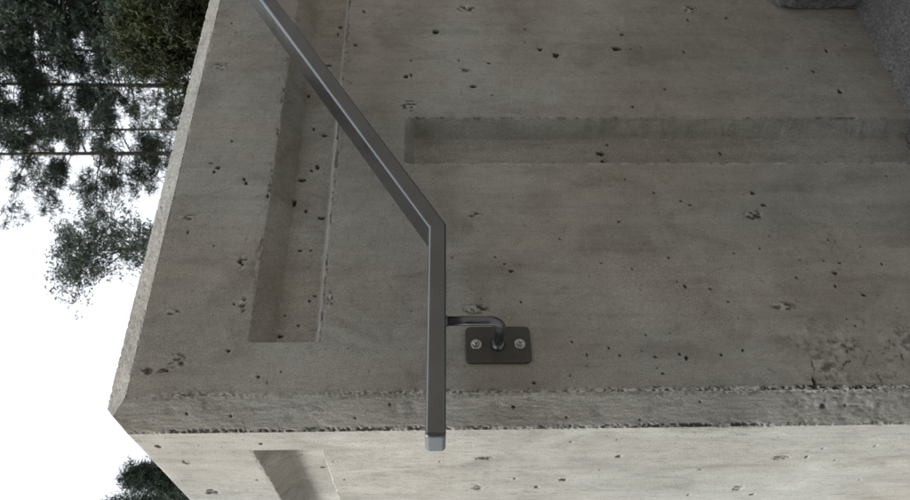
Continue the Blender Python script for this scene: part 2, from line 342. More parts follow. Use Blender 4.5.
# ragged arris to the vertical chamfer (heavier low down) and pale fins beside it
kA = edge_knock(dA, Z, 61, EDGE_AMP); kT = edge_knock(dT, U, 64, EDGE_AMP)
heavy = np.clip(.55 + .6 * (1.05 - Z), .35, 1.2) * np.clip(.95 + .9 * vn(Z * 8, Z * 0, 350) + .6 * vn(Z * 31, Z * 0, 351), .35, 1.6)
_, zbrk = on_front(815, 390)
heavy = heavy * (1 + 1.2 * np.clip(1 - np.abs(Z - zbrk + .04) / .12, 0, 1))
spn = .8 * vn(U * 300, Z * 230, 81) + .6 * vn(U * 600, Z * 450, 83)
spall = np.clip(1 - np.abs(dA - .003) / .0085, 0, 1) * np.clip(spn * 1.7 + .6 * vn(U * 60, Z * 30, 84) - .1, 0, 1) * heavy
fins = np.clip(1 - np.abs(dA - .0015) / .006, 0, 1) * np.clip(-spn * 2.4 - .15, 0, 1) * heavy
inward += (spall * .0022 - fins * .0012) * np.clip(dA / .001, 0, 1)
dirt_shade = np.maximum(dirt_shade, np.clip(spall * 1.5, 0, .85)); lime_light = np.maximum(lime_light, np.clip(fins * 2.2, 0, 1))
s2 = np.clip(1 - np.abs(dT - .002) / .005, 0, 1) * np.clip(vn(U * 150, Z * 210, 86) * 1.4 - .1, 0, 1); inward += s2 * .0016 * np.clip(dT / .001, 0, 1)
lime_light = np.maximum(lime_light, s2 * .18)
V = np.stack([U + kA * .7, inward + (kA + kT) * .7, Z - kT * .7], -1)
push(V, dirt_shade, lime_light, flip=False)
# --- left face (x = 0, y from CH)
T, Z = np.meshgrid(YS, ZS, indexing='ij')
dep = np.zeros_like(T); dirt_shade = np.zeros_like(T); lime_light = np.zeros_like(T)
wob = .0010 * vn(T * 60, Z * 60, 111) + .0006 * vn(T * 170, Z * 170, 112)
hg = np.minimum(np.clip((GU - Z - wob) / (GU - GUF), 0, 1), np.clip((Z + wob - GL) / (GLF - GL), 0, 1)) * np.clip((T - LG0) / .003, 0, 1)
add_pits(YS, ZS, LPITS, lambda a, b: on_left(a, b), dep, dirt_shade, .8)
dirt_shade *= .62
stamp_random(YS, ZS, random_pits(rs, 160, CH, .46, 0, HT), dep, dirt_shade)
# fine vertical dashes left by the shuttering grain
dash = np.clip(vn(T * 420, Z * 52, 131) * 1.5 - .72, 0, 1) * np.clip(vn(T * 12, Z * 9, 133) + .55, 0, 1); dep += dash * .0008; dirt_shade = np.maximum(dirt_shade, dash * .42)
for dist, run, seed in ((Z - GU - .002, T, 121), (GL - Z - .002, T, 124)):
    k = lip(dist, run, seed) * (T > LG0); dep += k * .0014; dirt_shade = np.maximum(dirt_shade, k * .35)
lime_light = np.maximum(lime_light, np.clip(1 - np.abs(Z - GL - .003) / .0045, 0, 1) * (T > LG0) * .35)  # ledge light painted pale on this face too
fine = .00030 * fbm(T * 300, Z * 30, 141, 3) + .0003 * fbm(T * 90, Z * 60, 144, 3) + .0008 * fbm(T * 6, Z * 4, 147, 2)
dB = T - CH; dT = HT - Z; ew = np.clip(np.minimum(dB, dT) / .004, 0, 1)
inward = (dep + fine) * ew + hg * GE
kB = edge_knock(dB, Z, 161, EDGE_AMP); kT = edge_knock(dT, T, 164, EDGE_AMP * .6)
V = np.stack([inward + (kB + kT) * .7, T + kB * .7, Z - kT * .7], -1)
push(V, dirt_shade, lime_light, flip=True)
# --- vertical chamfer, from A-line (x=CH,y=0) to B-line (x=0,y=CH); its top is the two-sided point
na = 40
a = np.linspace(0, 1, na)
T, Z = np.meshgrid(a, ZS, indexing='ij')
Hc = HT + CH / 2 * (1 - np.abs(2 * T - 1))           # pointed top
Zc = np.where(Z > HT - .06, HT - .06 + (Z - HT + .06) * (Hc - HT + .06) / .06, Z)
L_ = T * CH * math.sqrt(2)
dA = L_; dB = CH * math.sqrt(2) - L_; dT = Hc - Zc
dep = np.zeros_like(T); dirt_shade = np.zeros_like(T); lime_light = np.zeros_like(T)
fine = .0004 * fbm(T * 30, Z * 90, 171, 3) + .00025 * fbm(T * 12, Z * 30, 174, 3)
for (pa, pb, r) in ((513.6, 407, 1.6), (566.6, 417.7, 1.2), (186.6, 414, 1.2), (231, 416.5, 1.1), (823, 407, 2.6), (845.7, 406, 1.3), (700, 402, 1.1), (640, 420, 1.0), (390, 405, 1.1), (355, 418, 1)):
    d = ray(pa, pb); nrm = np.array([-1, -1, 0]) / math.sqrt(2); P0 = np.array([CH, 0, 0]); t = ((P0 - CAM) @ nrm) / (d @ nrm); X = CAM + d * t
    q = np.hypot(L_ - math.hypot(X[0] - CH, X[1]), Zc - X[2]) / (r * .0015) + .3 * vn(T * 60, Z * 400, 176)
    k = np.clip((1.3 - q) * 2, 0, 1); dep += k * .003; dirt_shade = np.maximum(dirt_shade, k * .9)
ew = np.clip(np.minimum(np.minimum(dA, dB), dT) / .004, 0, 1)
spB = np.clip(1 - np.abs(dB - .003) / .006, 0, 1) * np.clip(vn(L_ * 330, Z * 280, 181) * 1.4 + .8 * vn(L_ * 90, Z * 50, 182) + .5 * vn(L_ * 600, Z * 500, 183) + .05 + .7 * vn(Z * 9, Z * 0, 352) + .4 * vn(Z * 37, Z * 0, 353), 0, 1)
spA = np.clip(1 - np.abs(dA - .002) / .006, 0, 1) * np.clip(vn(L_ * 330, Z * 280, 184) * 1.5 - .25, 0, 1) * heavy[0:1, :]
dep += spB * .0022 + spA * .0016; dirt_shade = np.maximum(dirt_shade, np.clip(spB * 1.2, 0, .8)); dirt_shade = np.maximum(dirt_shade, np.clip(1 - dB / .0028, 0, 1) * np.clip(.55 + .7 * vn(L_ * 500, Z * 420, 189), 0, .7)); dirt_shade = np.maximum(dirt_shade, spA * .5)
pale = np.clip(fbm(L_ * 40, Zc * 22, 187, 4) * 2.0 - .15, 0, 1) * np.clip(1.25 - Zc * .7, .3, 1); lime_light = pale * .20; pd = np.clip(fbm(L_ * 60, Zc * 40, 387, 4) * 2 - .4, 0, 1); dirt_shade = np.maximum(dirt_shade, pd * .22); dep += pd * .0008
_, zc0 = on_front(848, 395); e2 = np.clip(1.4 - np.abs(Zc - zc0) / .09, 0, 1) * np.clip(.7 + fbm(L_ * 50, Zc * 30, 360, 3), 0, 1); h2 = fbm(L_ * 150, Zc * 120, 362, 3)
lime_light = np.maximum(lime_light, e2 * .42 * np.clip(.7 - h2, 0, 1)); dirt_shade = np.maximum(dirt_shade, e2 * np.clip((h2 - .22) * 5, 0, 1) * .6); dep += e2 * (.0015 * h2 + .001)
e3 = np.clip(1 - np.abs(Zc - HT + .02) / .10, 0, 1) * np.clip(.3 + fbm(L_ * 30, Zc * 20, 370, 3), 0, 1); lime_light = np.maximum(lime_light, e3 * .25)
kA = edge_knock(dA, Z, 61, EDGE_AMP); kB = edge_knock(dB, Z, 161, EDGE_AMP)
inward = (dep + fine) * ew
X = CH * (1 - T) + inward * .7071 + kA * .7; Y = CH * T + inward * .7071 + kB * .7
# arris knock moves both ways at each arris exactly as on the neighbouring face
X = X + kB * .7 ; Y = Y + kA * .7
V = np.stack([X, Y, Zc], -1)
push(V, dirt_shade, lime_light, flip=True)
# --- top chamfer along the front: x from CH, runs from (y=0,z=HT) to (y=CH,z=TOP); mitred at the corner
nb = 34
XT = XS
b = np.linspace(0, 1, nb)
U, Bp = np.meshgrid(XT, b, indexing='ij')
x0 = np.where(Bp < .5, CH * (1 - Bp), CH * Bp)        # mitre line: out to the apex, then back along the other chamfer
Xc = np.where(U < .12, x0 + (U - CH) * (.12 - x0) / (.12 - CH), U)
L_ = Bp * CH * math.sqrt(2)
fine = .0006 * fbm(Xc * 130, Bp * 7, 191, 3) + .0009 * np.clip(fbm(Xc * 60, Bp * 3, 195, 3), 0, 1)
pitn = np.clip(vn(Xc * 230, Bp * 13, 197) * 1.8 - 1.2, 0, 1); lime_light = np.clip(fbm(Xc * 200, Bp * 11, 199, 2), 0, 1) * .18
dA = L_; dB = CH * math.sqrt(2) - L_; ew = np.clip(np.minimum(dA, dB) / .003, 0, 1) * np.clip((U - CH) / .004, 0, 1)
kT = edge_knock(dA, U, 64, EDGE_AMP); kR = edge_knock(dB, U, 201, .0035)
inward = (fine + pitn * .0022) * ew
V = np.stack([Xc, CH * Bp + inward * .7071 + kT * .7 + kR * .5, HT + CH * Bp - inward * .7071 - kT * .7 - kR * .5], -1)
push(V, pitn * .55, lime_light, flip=False)
# --- top chamfer along the left face
U, Bp = np.meshgrid(YS, b, indexing='ij')
y0 = np.where(Bp < .5, CH * (1 - Bp), CH * Bp)
Yc = np.where(U < .12, y0 + (U - CH) * (.12 - y0) / (.12 - CH), U)
fine = .0006 * fbm(Yc * 130, Bp * 7, 211, 3)
L_ = Bp * CH * math.sqrt(2); dA = L_; dB = CH * math.sqrt(2) - L_; ew = np.clip(np.minimum(dA, dB) / .003, 0, 1) * np.clip((U - CH) / .004, 0, 1)
kT = edge_knock(dA, U, 164, EDGE_AMP * .6)
V = np.stack([CH * Bp + fine * ew * .7071 + kT * .7, Yc, HT + CH * Bp - fine * ew * .7071 - kT * .7], -1)
push(V, np.zeros_like(U), np.zeros_like(U), flip=True)
# --- flat top, inner faces and ends (0.22 m thick L-shaped wall)
TH = .24
def quad(p, flip=False):
    V = np.array([[p[0], p[3]], [p[1], p[2]]], float); push(V, np.zeros((2, 2)), np.zeros((2, 2)), flip)
tz = TOP - .0012
quad([(CH, CH, tz), (3.6, CH, tz), (3.6, TH, tz), (TH, TH, tz)])
quad([(CH, CH, tz), (TH, TH, tz), (TH, 6, tz), (CH, 6, tz)])
quad([(TH, TH, -.1), (3.6, TH, -.1), (3.6, TH, tz), (TH, TH, tz)])
quad([(TH, TH, -.1), (TH, 6, -.1), (TH, 6, tz), (TH, TH, tz)])
quad([(3.6, 0, -.1), (3.6, TH, -.1), (3.6, TH, HT), (3.6, 0, HT)])
quad([(3.6, 0, HT), (3.6, TH, HT), (3.6, TH, tz), (3.6, CH, tz)])
quad([(0, 6, -.1), (TH, 6, -.1), (TH, 6, HT), (0, 6, HT)])
quad([(0, 6, HT), (TH, 6, HT), (TH, 6, tz), (CH, 6, tz)])
me = mesh_np('concrete_wall', np.concatenate(Vall), np.concatenate(Fall), True)
for nm, arr in (('dirt_shade', Dall), ('lime_light', Lall)):
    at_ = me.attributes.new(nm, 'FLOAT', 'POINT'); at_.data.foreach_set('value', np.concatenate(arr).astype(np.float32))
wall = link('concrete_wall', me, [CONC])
tag(wall, 'bare grey concrete wall corner with chamfered edges, recessed grooves and small blow holes', 'wall')

# ------------------------------------------------------------------ steps and grounds
def slab(name, x0, x1, y0, y1, z0, z1, mat, parent=None, res=.02, rough=.004, seed=300, bevel=.007):
    """solid block whose faces are slightly uneven"""
    def rr(p):
        v = Vector(p); n = mnoise.noise_vector(v * 23) * rough + mnoise.noise_vector(v * 70) * rough * .6 + mnoise.noise_vector(v * 170) * rough * .6
        c = Vector(((x0 + x1) / 2, (y0 + y1) / 2, (z0 + z1) / 2))
        return v + n
    import bmesh
    bm = bmesh.new(); bmesh.ops.create_cube(bm, size=1)
    for v in bm.verts: v.co = Vector((x0 + (v.co.x + .5) * (x1 - x0), y0 + (v.co.y + .5) * (y1 - y0), z0 + (v.co.z + .5) * (z1 - z0)))
    bmesh.ops.bevel(bm, geom=list(bm.edges), offset=bevel, segments=3, affect='EDGES', profile=.6)
    for ax in range(3):
        lo, hi = ((x0, x1), (y0, y1), (z0, z1))[ax]; n = int((hi - lo) / res)
        for k in range(1, n):
            if ax == 1 and res < .02 and k < n * .84 and k % 8: continue
            if ax == 0 and res < .02 and k > n * .45 and k % 4: continue
            no = [0, 0, 0]; no[ax] = 1; co = [0, 0, 0]; co[ax] = lo + (hi - lo) * k / n
            bmesh.ops.bisect_plane(bm, geom=list(bm.verts) + list(bm.edges) + list(bm.faces), plane_co=co, plane_no=no)
    for v in bm.verts: v.co = rr(v.co)
    me = bpy.data.meshes.new(name); bm.to_mesh(me); bm.free()
    for p in me.polygons: p.use_smooth = True
    return link(name, me, [mat], parent)
st = empty('stone_stairs', (.872 + SHIFT, 0, 0)); tag(st, 'rough dark grey stone steps climbing along the foot of the concrete wall', 'stairs')
SX, RISE, RUN = .872 + SHIFT, .1785, .30
for k in range(8):
    o = slab('step', SX + k * RUN, SX + k * RUN + RUN + .03 + (1.2 if k == 7 else 0), -1.85, -.004, (k - 1) * RISE if k else -.08, (k + 1) * RISE, STEP, None, .007 if k < 1 else .06, .0045 if k < 2 else .002)
    o.parent = st; o.matrix_parent_inverse = Matrix.Translation((-(.872 + SHIFT), 0, 0))
# lower landing: near patch with relief, then one large sheet round it
def heights(name, xs, ys, fz, mat, kind, label=None):
    X, Y = np.meshgrid(xs, ys, indexing='ij'); Zz = fz(X, Y)
    me = mesh_np(name, np.stack([X, Y, Zz], -1).reshape(-1, 3), grid_faces(len(xs), len(ys)), True)
    o = link(name, me, [mat]); tag(o, kind=kind)
    return o
gx = axis([(-500, -40, 60), (-40, -4, 4), (-4, .4, .2), (.4, 1.1, .0025), (1.1, 4, .2), (4, 40, 4), (40, 500, 60)])
gy = axis([(-500, -40, 60), (-40, -3, 4), (-3, -.5, .1), (-.5, .05, .0025), (.05, 4, .2), (4, 40, 4), (40, 500, 60)])
def gz(X, Y):
    n = .0015 * fbm(X * 45, Y * 45, 301, 3) + .006 * np.clip(fbm(X * 190, Y * 190, 304, 2), -.2, 1)
    edge = np.clip(1 - np.abs(Y + .004) / .02, 0, 1) * (X > 0) * np.clip(.4 + fbm(X * 60, Y * 60, 306, 3), 0, 1.5) * .004
    return (n + edge) * ((np.abs(X) < 4) & (Y > -3) & (Y < .3)) - .10 * np.clip((.25 - X) / .25, 0, 1)
ground = heights('ground', gx, gy, gz, GROUND, 'structure')
hx = axis([(.12, .2, .08), (.2, 6, .6), (6, 90, 4)]); hy = axis([(.12, .2, .08), (.2, 7, .6), (7, 90, 4)])
def hz(X, Y):
    r = np.clip((Y - 5) / 60, 0, 1) * 3.0
    m = np.minimum(np.clip((X - .12) / .08, 0, 1), np.clip((Y - .12) / .08, 0, 1))
    return (1.30 + .05 * fbm(X * .7, Y * .7, 311, 3) * np.clip((np.minimum(X, Y) - .3), 0, 1) + r) * m - .02
hill = heights('hillside', hx, hy, hz, SOIL, 'structure')

import bmesh
def fixn(o):
    bm = bmesh.new(); bm.from_mesh(o.data); bmesh.ops.recalc_face_normals(bm, faces=bm.faces); bm.to_mesh(o.data); bm.free()
    m = o.modifiers.new('wn', 'WEIGHTED_NORMAL'); m.keep_sharp = True; m.weight = 100; return o
# ------------------------------------------------------------------ handrail
RAIL_Z = EYE; OFFC = .080; RW, RH, RR = .060, .0268, .0052
rail_root = empty('stair_handrail', (.0773 + SHIFT, 0, -.101 + EYE))
tag(rail_root, 'dark grey rectangular steel handrail with a bend, mounted on the concrete wall', 'handrail')
RO = Vector(rail_root.location)
def section(n=5):
    pts = []
    for cx, cz, a0 in ((RW / 2 - RR, RH / 2 - RR, 0), (-(RW / 2 - RR), RH / 2 - RR, 90), (-(RW / 2 - RR), -(RH / 2 - RR), 180), (RW / 2 - RR, -(RH / 2 - RR), 270)):
        for k in range(n + 1):
            a_ = math.radians(a0 + 90 * k / n); pts.append((cx + RR * math.cos(a_), cz + RR * math.sin(a_)))
    return pts
SEC = section()
def sweep(path, ends):
    """path: (x,z) points in the plane y=-OFFC; mitred box sweep"""
    V, Fc = [], []; n = len(SEC); P = [Vector((p[0], p[1])) for p in path]
    for i, p in enumerate(P):
        ta = (P[i] - P[i - 1]).normalized() if i else (P[1] - P[0]).normalized()
        tb = (P[i + 1] - P[i]).normalized() if i < len(P) - 1 else ta
        na_, nb_ = Vector((-ta.y, ta.x)), Vector((-tb.y, tb.x)); m = (na_ + nb_) / (1 + na_.dot(nb_))
        for (a_, h) in SEC: V.append((p.x + m.x * h, -OFFC + a_, p.y + m.y * h))
    for i in range(len(P) - 1):
        for k in range(n):
            Fc.append((i * n + k, i * n + (k + 1) % n, (i + 1) * n + (k + 1) % n, (i + 1) * n + k))
    if ends[0]: Fc.append(tuple(range(n))[::-1])
    if ends[1]: Fc.append(tuple(range((len(P) - 1) * n, len(P) * n)))
    return V, Fc
slope = .5951
E0 = (-.0993 + SHIFT, -.0043 + EYE); B1 = (.2262 + SHIFT, -.0095 + EYE)
END = (2.75 + SHIFT, B1[1] + (2.75 - .2262) * slope); END2 = (END[0] + .3, END[1])
tdir = Vector((B1[0] - E0[0], B1[1] - E0[1])).normalized()
path = [(E0[0] + tdir.x * .0, E0[1])]
# split the straights so smooth shading stays flat beside the mitres
def subd(a, b):
    d = Vector(b) - Vector(a); u = d.normalized() * .008
    return [tuple(Vector(a)), tuple(Vector(a) + u), tuple(Vector(b) - u)]
path = subd(E0, B1) + subd(B1, END) + subd(END, END2) + [END2]
V, Fc = sweep(path, (False, True))
me = bpy.data.meshes.new('rail'); me.from_pydata([tuple(Vector(v) - RO) for v in V], [], Fc); me.update()
for p in me.polygons: p.use_smooth = True
rail = fixn(link('rail', me, [PAINT], rail_root))
# end cap: rounded plug with a fine joint line
V, Fc = [], []; n = len(SEC); ring = []
rr_ = .0055
for k in range(8):
    th = math.pi / 2 * k / 7; back = rr_ * (1 - math.cos(math.pi / 2 - th)) ; ins = rr_ * (1 - math.sin(math.pi / 2 - th)) 
    ring.append((-(rr_ * math.sin(th)), rr_ * (1 - math.cos(th))))
prof = [(.0012, .0006), (.0, .0001), (-.0105, .0001)] + [(-.0105 + r[0], .0001 + r[1]) for r in ring[1:]]
for (dx, ins) in prof:
    for (a_, h) in SEC:
        V.append((E0[0] + dx + .0095, -OFFC + a_ * (1 - ins / (RW / 2)), E0[1] + (h) * (1 - ins / (RH / 2))))
for i in range(len(prof) - 1):
    for k in range(n): Fc.append((i * n + k, (i + 1) * n + k, (i + 1) * n + (k + 1) % n, i * n + (k + 1) % n))
Fc.append(tuple(range((len(prof) - 1) * n, len(prof) * n)))
V = [(v[0] - .0095 + .0105, v[1], v[2]) for v in V]
me = bpy.data.meshes.new('end_cap'); me.from_pydata([tuple(Vector(v) - RO) for v in V], [], Fc); me.update()
for p in me.polygons: p.use_smooth = True
m_, nt_, N_, L_n, B_ = newmat('grey_plug_plastic')
nn_ = noise_n(N_, L_n, mapping(N_, L_n, (1, 1, 1)), 220, 4, .6); r_ = ramp(N_, [(.3, (.060, .064, .068)), (.7, (.082, .086, .090))]); L_n.new(nn_.outputs['Fac'], r_.inputs[0]); L_n.new(r_.outputs[0], B_.inputs['Base Color'])
B_.inputs['Roughness'].default_value = .38
cap = fixn(link('end_cap', me, [m_], rail_root))

import bmesh
def tube(pts, rad, nseg=20):
    V, Fc = [], []; P = [Vector(p) for p in pts]
    up = Vector((1, 0, 0))
    for i, p in enumerate(P):
        t = (P[min(i + 1, len(P) - 1)] - P[max(i - 1, 0)]).normalized(); a_ = up.cross(t).normalized(); b_ = t.cross(a_)
        r = rad[i] if isinstance(rad, list) else rad
        for k in range(nseg):
            th = 2 * math.pi * k / nseg; V.append(tuple(p + (a_ * math.cos(th) + b_ * math.sin(th)) * r))
    for i in range(len(P) - 1):
        for k in range(nseg): Fc.append((i * nseg + k, i * nseg + (k + 1) % nseg, (i + 1) * nseg + (k + 1) % nseg, (i + 1) * nseg + k))
    Fc.append(tuple(range(nseg))[::-1]); Fc.append(tuple(range((len(P) - 1) * nseg, len(P) * nseg)))
    return V, Fc
def mk(name, V, Fc, mat, parent, smooth=True):
    me = bpy.data.meshes.new(name); me.from_pydata(V, [], Fc); me.update()
    for p in me.polygons: p.use_smooth = smooth
    o = link(name, me, [mat], parent)
    return fixn(o)
def bracket(loc, drop):
    """local origin: plate centre on the wall face"""
    L0 = Vector(loc) - RO
    R = .020; pts = [(0, -OFFC, drop), (0, -OFFC, drop * .5), (0, -OFFC, R)]
    for k in range(1, 10):
        th = math.pi / 2 * k / 10; pts.append((0, -OFFC + R * (1 - math.cos(th)), R - R * math.sin(th)))
    pts += [(0, -OFFC + R, 0), (0, -.004, 0)]
    V, Fc = tube(pts, .0070); arm = mk('support_arm', V, Fc, PAINT, rail_root); arm.location = L0
    # weld bead where the arm meets the plate and the rail
    V, Fc = tube([(0, -.0135, 0), (0, -.011, 0), (0, -.008, 0), (0, -.0045, 0)], [.0072, .0085, .0108, .0120]); w = mk('weld', V, Fc, PAINT, arm)
    V, Fc = tube([(0, -OFFC, drop), (0, -OFFC, drop - .002), (0, -OFFC, drop - .005)], [.0095, .0088, .0071]); w = mk('weld', V, Fc, PAINT, arm)
    # plate
    V, Fc = [], []; HW, HH, PR = .0305, .04975, .0085
    for (yy, ins) in ((-.0003, 0), (-.0046, 0), (-.0052, .0002), (-.0056, .0009)):
        for cx_, cz_, a0 in ((HW - PR, HH - PR, 0), (-(HW - PR), HH - PR, 90), (-(HW - PR), -(HH - PR), 180), (HW - PR, -(HH - PR), 270)):
            for k in range(8):
                th = math.radians(a0 + 90 * k / 7); V.append((cx_ + (PR - ins) * math.cos(th), yy, cz_ + (PR - ins) * math.sin(th)))
    nn = 32
    for i in range(3):
        for k in range(nn): Fc.append((i * nn + k, i * nn + (k + 1) % nn, (i + 1) * nn + (k + 1) % nn, (i + 1) * nn + k))
    Fc.append(tuple(range(nn))); Fc.append(tuple(range(3 * nn, 4 * nn)))
    pl = mk('wall_plate', V, Fc, PLATE, rail_root); pl.location = L0
    for dz in (.0335, -.0330):
        # threaded stud, hexagon nut, washer
        V, Fc = tube([(0, -.0056, 0), (0, -.0145, 0), (0, -.0180, 0), (0, -.0186, 0)], [.0030, .0030, .0028, .0018], 12)
        bolt = mk('bolt', V, Fc, STEEL, rail_root); bolt.location = L0 + Vector((0, 0, dz))
        V, Fc = tube([(0, -.0056, 0), (0, -.0066, 0), (0, -.0071, 0)], [.0084, .0084, .0079], 28); mk('washer', V, Fc, STEEL, bolt)
        V, Fc = tube([(0, -.0072, 0), (0, -.0118, 0), (0, -.0126, 0)], [.0056, .0056, .0047], 6); mk('nut', V, Fc, STEEL, bolt, False)
    return arm
bracket((.0773 + SHIFT, 0, -.101 + EYE), .101 - .0068 - RH / 2 + .001)
xb = 2.55 + SHIFT; zb = B1[1] + (2.55 - .2262) * slope
bracket((xb, 0, zb - .115), .115 - RH / 2 - .002)

# ------------------------------------------------------------------ trees
def tube_np(pts, rads, ns=6):
    pts = np.asarray(pts, float); n = len(pts)
    t = np.gradient(pts, axis=0); t /= np.linalg.norm(t, axis=1)[:, None] + 1e-9
    ref = np.where(np.abs(t[:, 2:3]) > .9, np.array([[1., 0, 0]]), np.array([[0, 0, 1.]]))
    a_ = np.cross(t, ref); a_ /= np.linalg.norm(a_, axis=1)[:, None]; b_ = np.cross(t, a_)
    th = np.linspace(0, 2 * np.pi, ns, endpoint=False)
    V = pts[:, None] + (a_[:, None] * np.cos(th)[None, :, None] + b_[:, None] * np.sin(th)[None, :, None]) * np.asarray(rads)[:, None, None]
    i = np.arange(n - 1)[:, None]; k = np.arange(ns)[None]; f = np.stack([i * ns + k, i * ns + (k + 1) % ns, (i + 1) * ns + (k + 1) % ns, (i + 1) * ns + k], -1).reshape(-1, 4)
    return V.reshape(-1, 3), f
class Acc:
    def __init__(s): s.V = []; s.F = []; s.n = 0
    def add(s, V, F): s.V.append(V); s.F.append(F + s.n); s.n += len(V)
    def build(s, name, mat, parent, smooth=True):
        return link(name, mesh_np(name, np.concatenate(s.V), np.concatenate(s.F), smooth), [mat], parent)
def needles(rs, centres, spread, count, ln, wd, flat=.6):
    """small leaf-sized triangles scattered round each centre"""
    C = np.repeat(centres, count, axis=0); n = len(C)
    P = C + rs.normal(0, 1, (n, 3)) * spread * np.array([1, 1, flat])
    d = rs.normal(0, 1, (n, 3)); d /= np.linalg.norm(d, axis=1)[:, None]
    e = np.cross(d, rs.normal(0, 1, (n, 3))); e /= np.linalg.norm(e, axis=1)[:, None]
    l = ln * rs.uniform(.6, 1.4, (n, 1)); w = wd * rs.uniform(.6, 1.4, (n, 1))
    V = np.stack([P - d * l * .5 - e * w * .5, P - d * l * .5 + e * w * .5, P + d * l * .5], 1).reshape(-1, 3)
    return V, np.arange(n * 3).reshape(-1, 3)
def branch(rs, p0, az, elev, L, curve, nseg=7, jitter=.05):
    pts = [np.array(p0, float)]; e = elev
    for k in range(nseg):
        d = np.array([math.cos(az) * math.cos(e), math.sin(az) * math.cos(e), math.sin(e)])
        pts.append(pts[-1] + d * L / nseg + rs.normal(0, jitter * L / nseg, 3)); e += curve / nseg; az += rs.normal(0, .12)
    return np.array(pts)
def conifer(name, base, height, trunk_r, crown_lo, nbr, blen, seed, label, mat=NEEDLE, clump=.22, cnt=60, ln=.09, wd=.03, elev=(.0, .5), curve=-.2, lean=(0, 0), twigs=5, shape='pine', group='pines behind the wall', zlim=None, cat='tree', azr=None):
    rs = np.random.RandomState(seed); root = empty(name, tuple(base)); tag(root, label, cat, group)
    tr = Acc(); n = 14; h = np.linspace(0, 1, n)
    tp = np.stack([lean[0] * h + .04 * np.sin(h * 9 + seed), lean[1] * h + .04 * np.cos(h * 7 + seed), h * height], -1)
    V, F_ = tube_np(tp, trunk_r * (1 - h * .86), 8); tr.add(V, F_)
    cr_ = Acc(); cents = []
    for k in range(nbr):
        t = crown_lo + (1 - crown_lo) * ((k + rs.uniform(0, 1)) / nbr)
        if zlim and t * height > zlim: continue
        p0 = np.array([np.interp(t, h, tp[:, 0]), np.interp(t, h, tp[:, 1]), t * height])
        u = (t - crown_lo) / (1 - crown_lo)
        if shape == 'pine': L = blen * rs.uniform(.45, 1.1) * (1 - .65 * u ** 2)
        elif shape == 'cone': L = blen * rs.uniform(.7, 1.1) * (1.02 - u)
        else: L = blen * rs.uniform(.5, 1.1) * math.sqrt(max(.05, 1 - (2 * u - .9) ** 2 * .8))
        az = rs.uniform(0, 2 * math.pi) if azr is None else rs.uniform(*azr)
        pts = branch(rs, p0, az, rs.uniform(*elev), L, curve)
        br = max(.008, trunk_r * .28 * (L / blen)); V, F_ = tube_np(pts, np.linspace(br, .005, len(pts)), 5); tr.add(V, F_)
        for j in range(twigs):
            q = rs.uniform(.35, 1.0); i = q * (len(pts) - 1); i0 = min(int(i), len(pts) - 2); p = pts[i0] + (pts[i0 + 1] - pts[i0]) * (i - i0)
            tl = L * rs.uniform(.12, .3); tw = branch(rs, p, rs.uniform(0, 6.28), rs.uniform(-.3, .7), tl, .2, 3)
            V, F_ = tube_np(tw, np.linspace(.007, .003, len(tw)), 4); tr.add(V, F_)
            cents.append(tw[-1]); cents.append(tw[-2] * .6 + tw[-1] * .4)
        cents.append(pts[-1])
    cents = np.array(cents)
    sub = np.concatenate([cents + rs.normal(0, clump * .6, cents.shape) for _ in range(3)])
    V, F_ = needles(rs, sub, clump * .34, max(4, int(cnt * 1.25) // 3), ln, wd); cr_.add(V, F_)
    tr.build('trunk', BARK, root); c = cr_.build('crown', mat, root, False)
    return root
GZ = 1.4
def base_at(py, dist, px=165):
    p = at(px, py, dist); return (p[0], p[1], GZ if p[0] > .3 else 0.0)
conifer('pine_tree', base_at(154, 21), 19, .085, .36, 70, 2.0, 11, 'tall slim pine with a straight bare trunk, nearest to the open sky', cnt=42, twigs=6, ln=.20, wd=.024, clump=.20)
conifer('pine_tree', base_at(91, 23), 20, .10, .34, 52, 2.1, 12, 'tall pine whose dark trunk crosses the bright gap in the foliage', cnt=34, twigs=6, ln=.20, wd=.024, clump=.20, lean=(.5, 0))
conifer('pine_tree', base_at(29, 22), 20, .11, .30, 90, 2.2, 13, 'thick-trunked dense pine standing behind the olive green shrub', cnt=48, twigs=7, ln=.20, wd=.028, clump=.22)
conifer('pine_tree', base_at(50, 31), 25, .09, .30, 44, 2.1, 14, 'thin distant pine stem between the two darker pine trunks', cnt=34, twigs=6, ln=.22, wd=.03, clump=.24)
conifer('pine_tree', base_at(-12, 19), 19, .13, .25, 120, 2.1, 15, 'very dense dark pine at the edge of the picture farthest from the handrail end', cnt=64, twigs=8, ln=.18, wd=.03)
conifer('pine_tree', base_at(126, 30), 23, .08, .30, 50, 2.2, 16, 'faint slender pine half hidden between two nearer pine trunks', cnt=36, twigs=6, ln=.22, wd=.03, clump=.24, lean=(-.4, 0))
# airy crown over the wall, clear of the pines
conifer('leafy_tree', base_at(249, 15), 6.55, .07, .60, 30, 1.35, 21, 'light airy small tree whose loose crown stands alone against the white sky', mat=LEAF, clump=.17, cnt=20, ln=.07, wd=.030, elev=(.15, 1.1), curve=.2, twigs=8, shape='round', group=None)
# trees beyond the bright side face
conifer('spruce_tree', base_at(478, 17, 190), at(128, 478, 17)[2] - base_at(478, 17, 190)[2], .09, .15, 90, 1.25, 31, 'slender dark spruce top rising close behind the bright side face of the wall', clump=.20, cnt=26, ln=.15, wd=.02, elev=(.1, .7), curve=.2, twigs=6, shape='cone', group=None)
conifer('spruce_tree', base_at(512, 18, 190), at(112, 512, 18)[2] - base_at(512, 18, 190)[2], .10, .15, 100, 1.35, 32, 'broader dark spruce at the lower edge, just outside the slender one', clump=.22, cnt=30, ln=.15, wd=.022, elev=(.1, .7), curve=.2, twigs=7, shape='cone', group=None)
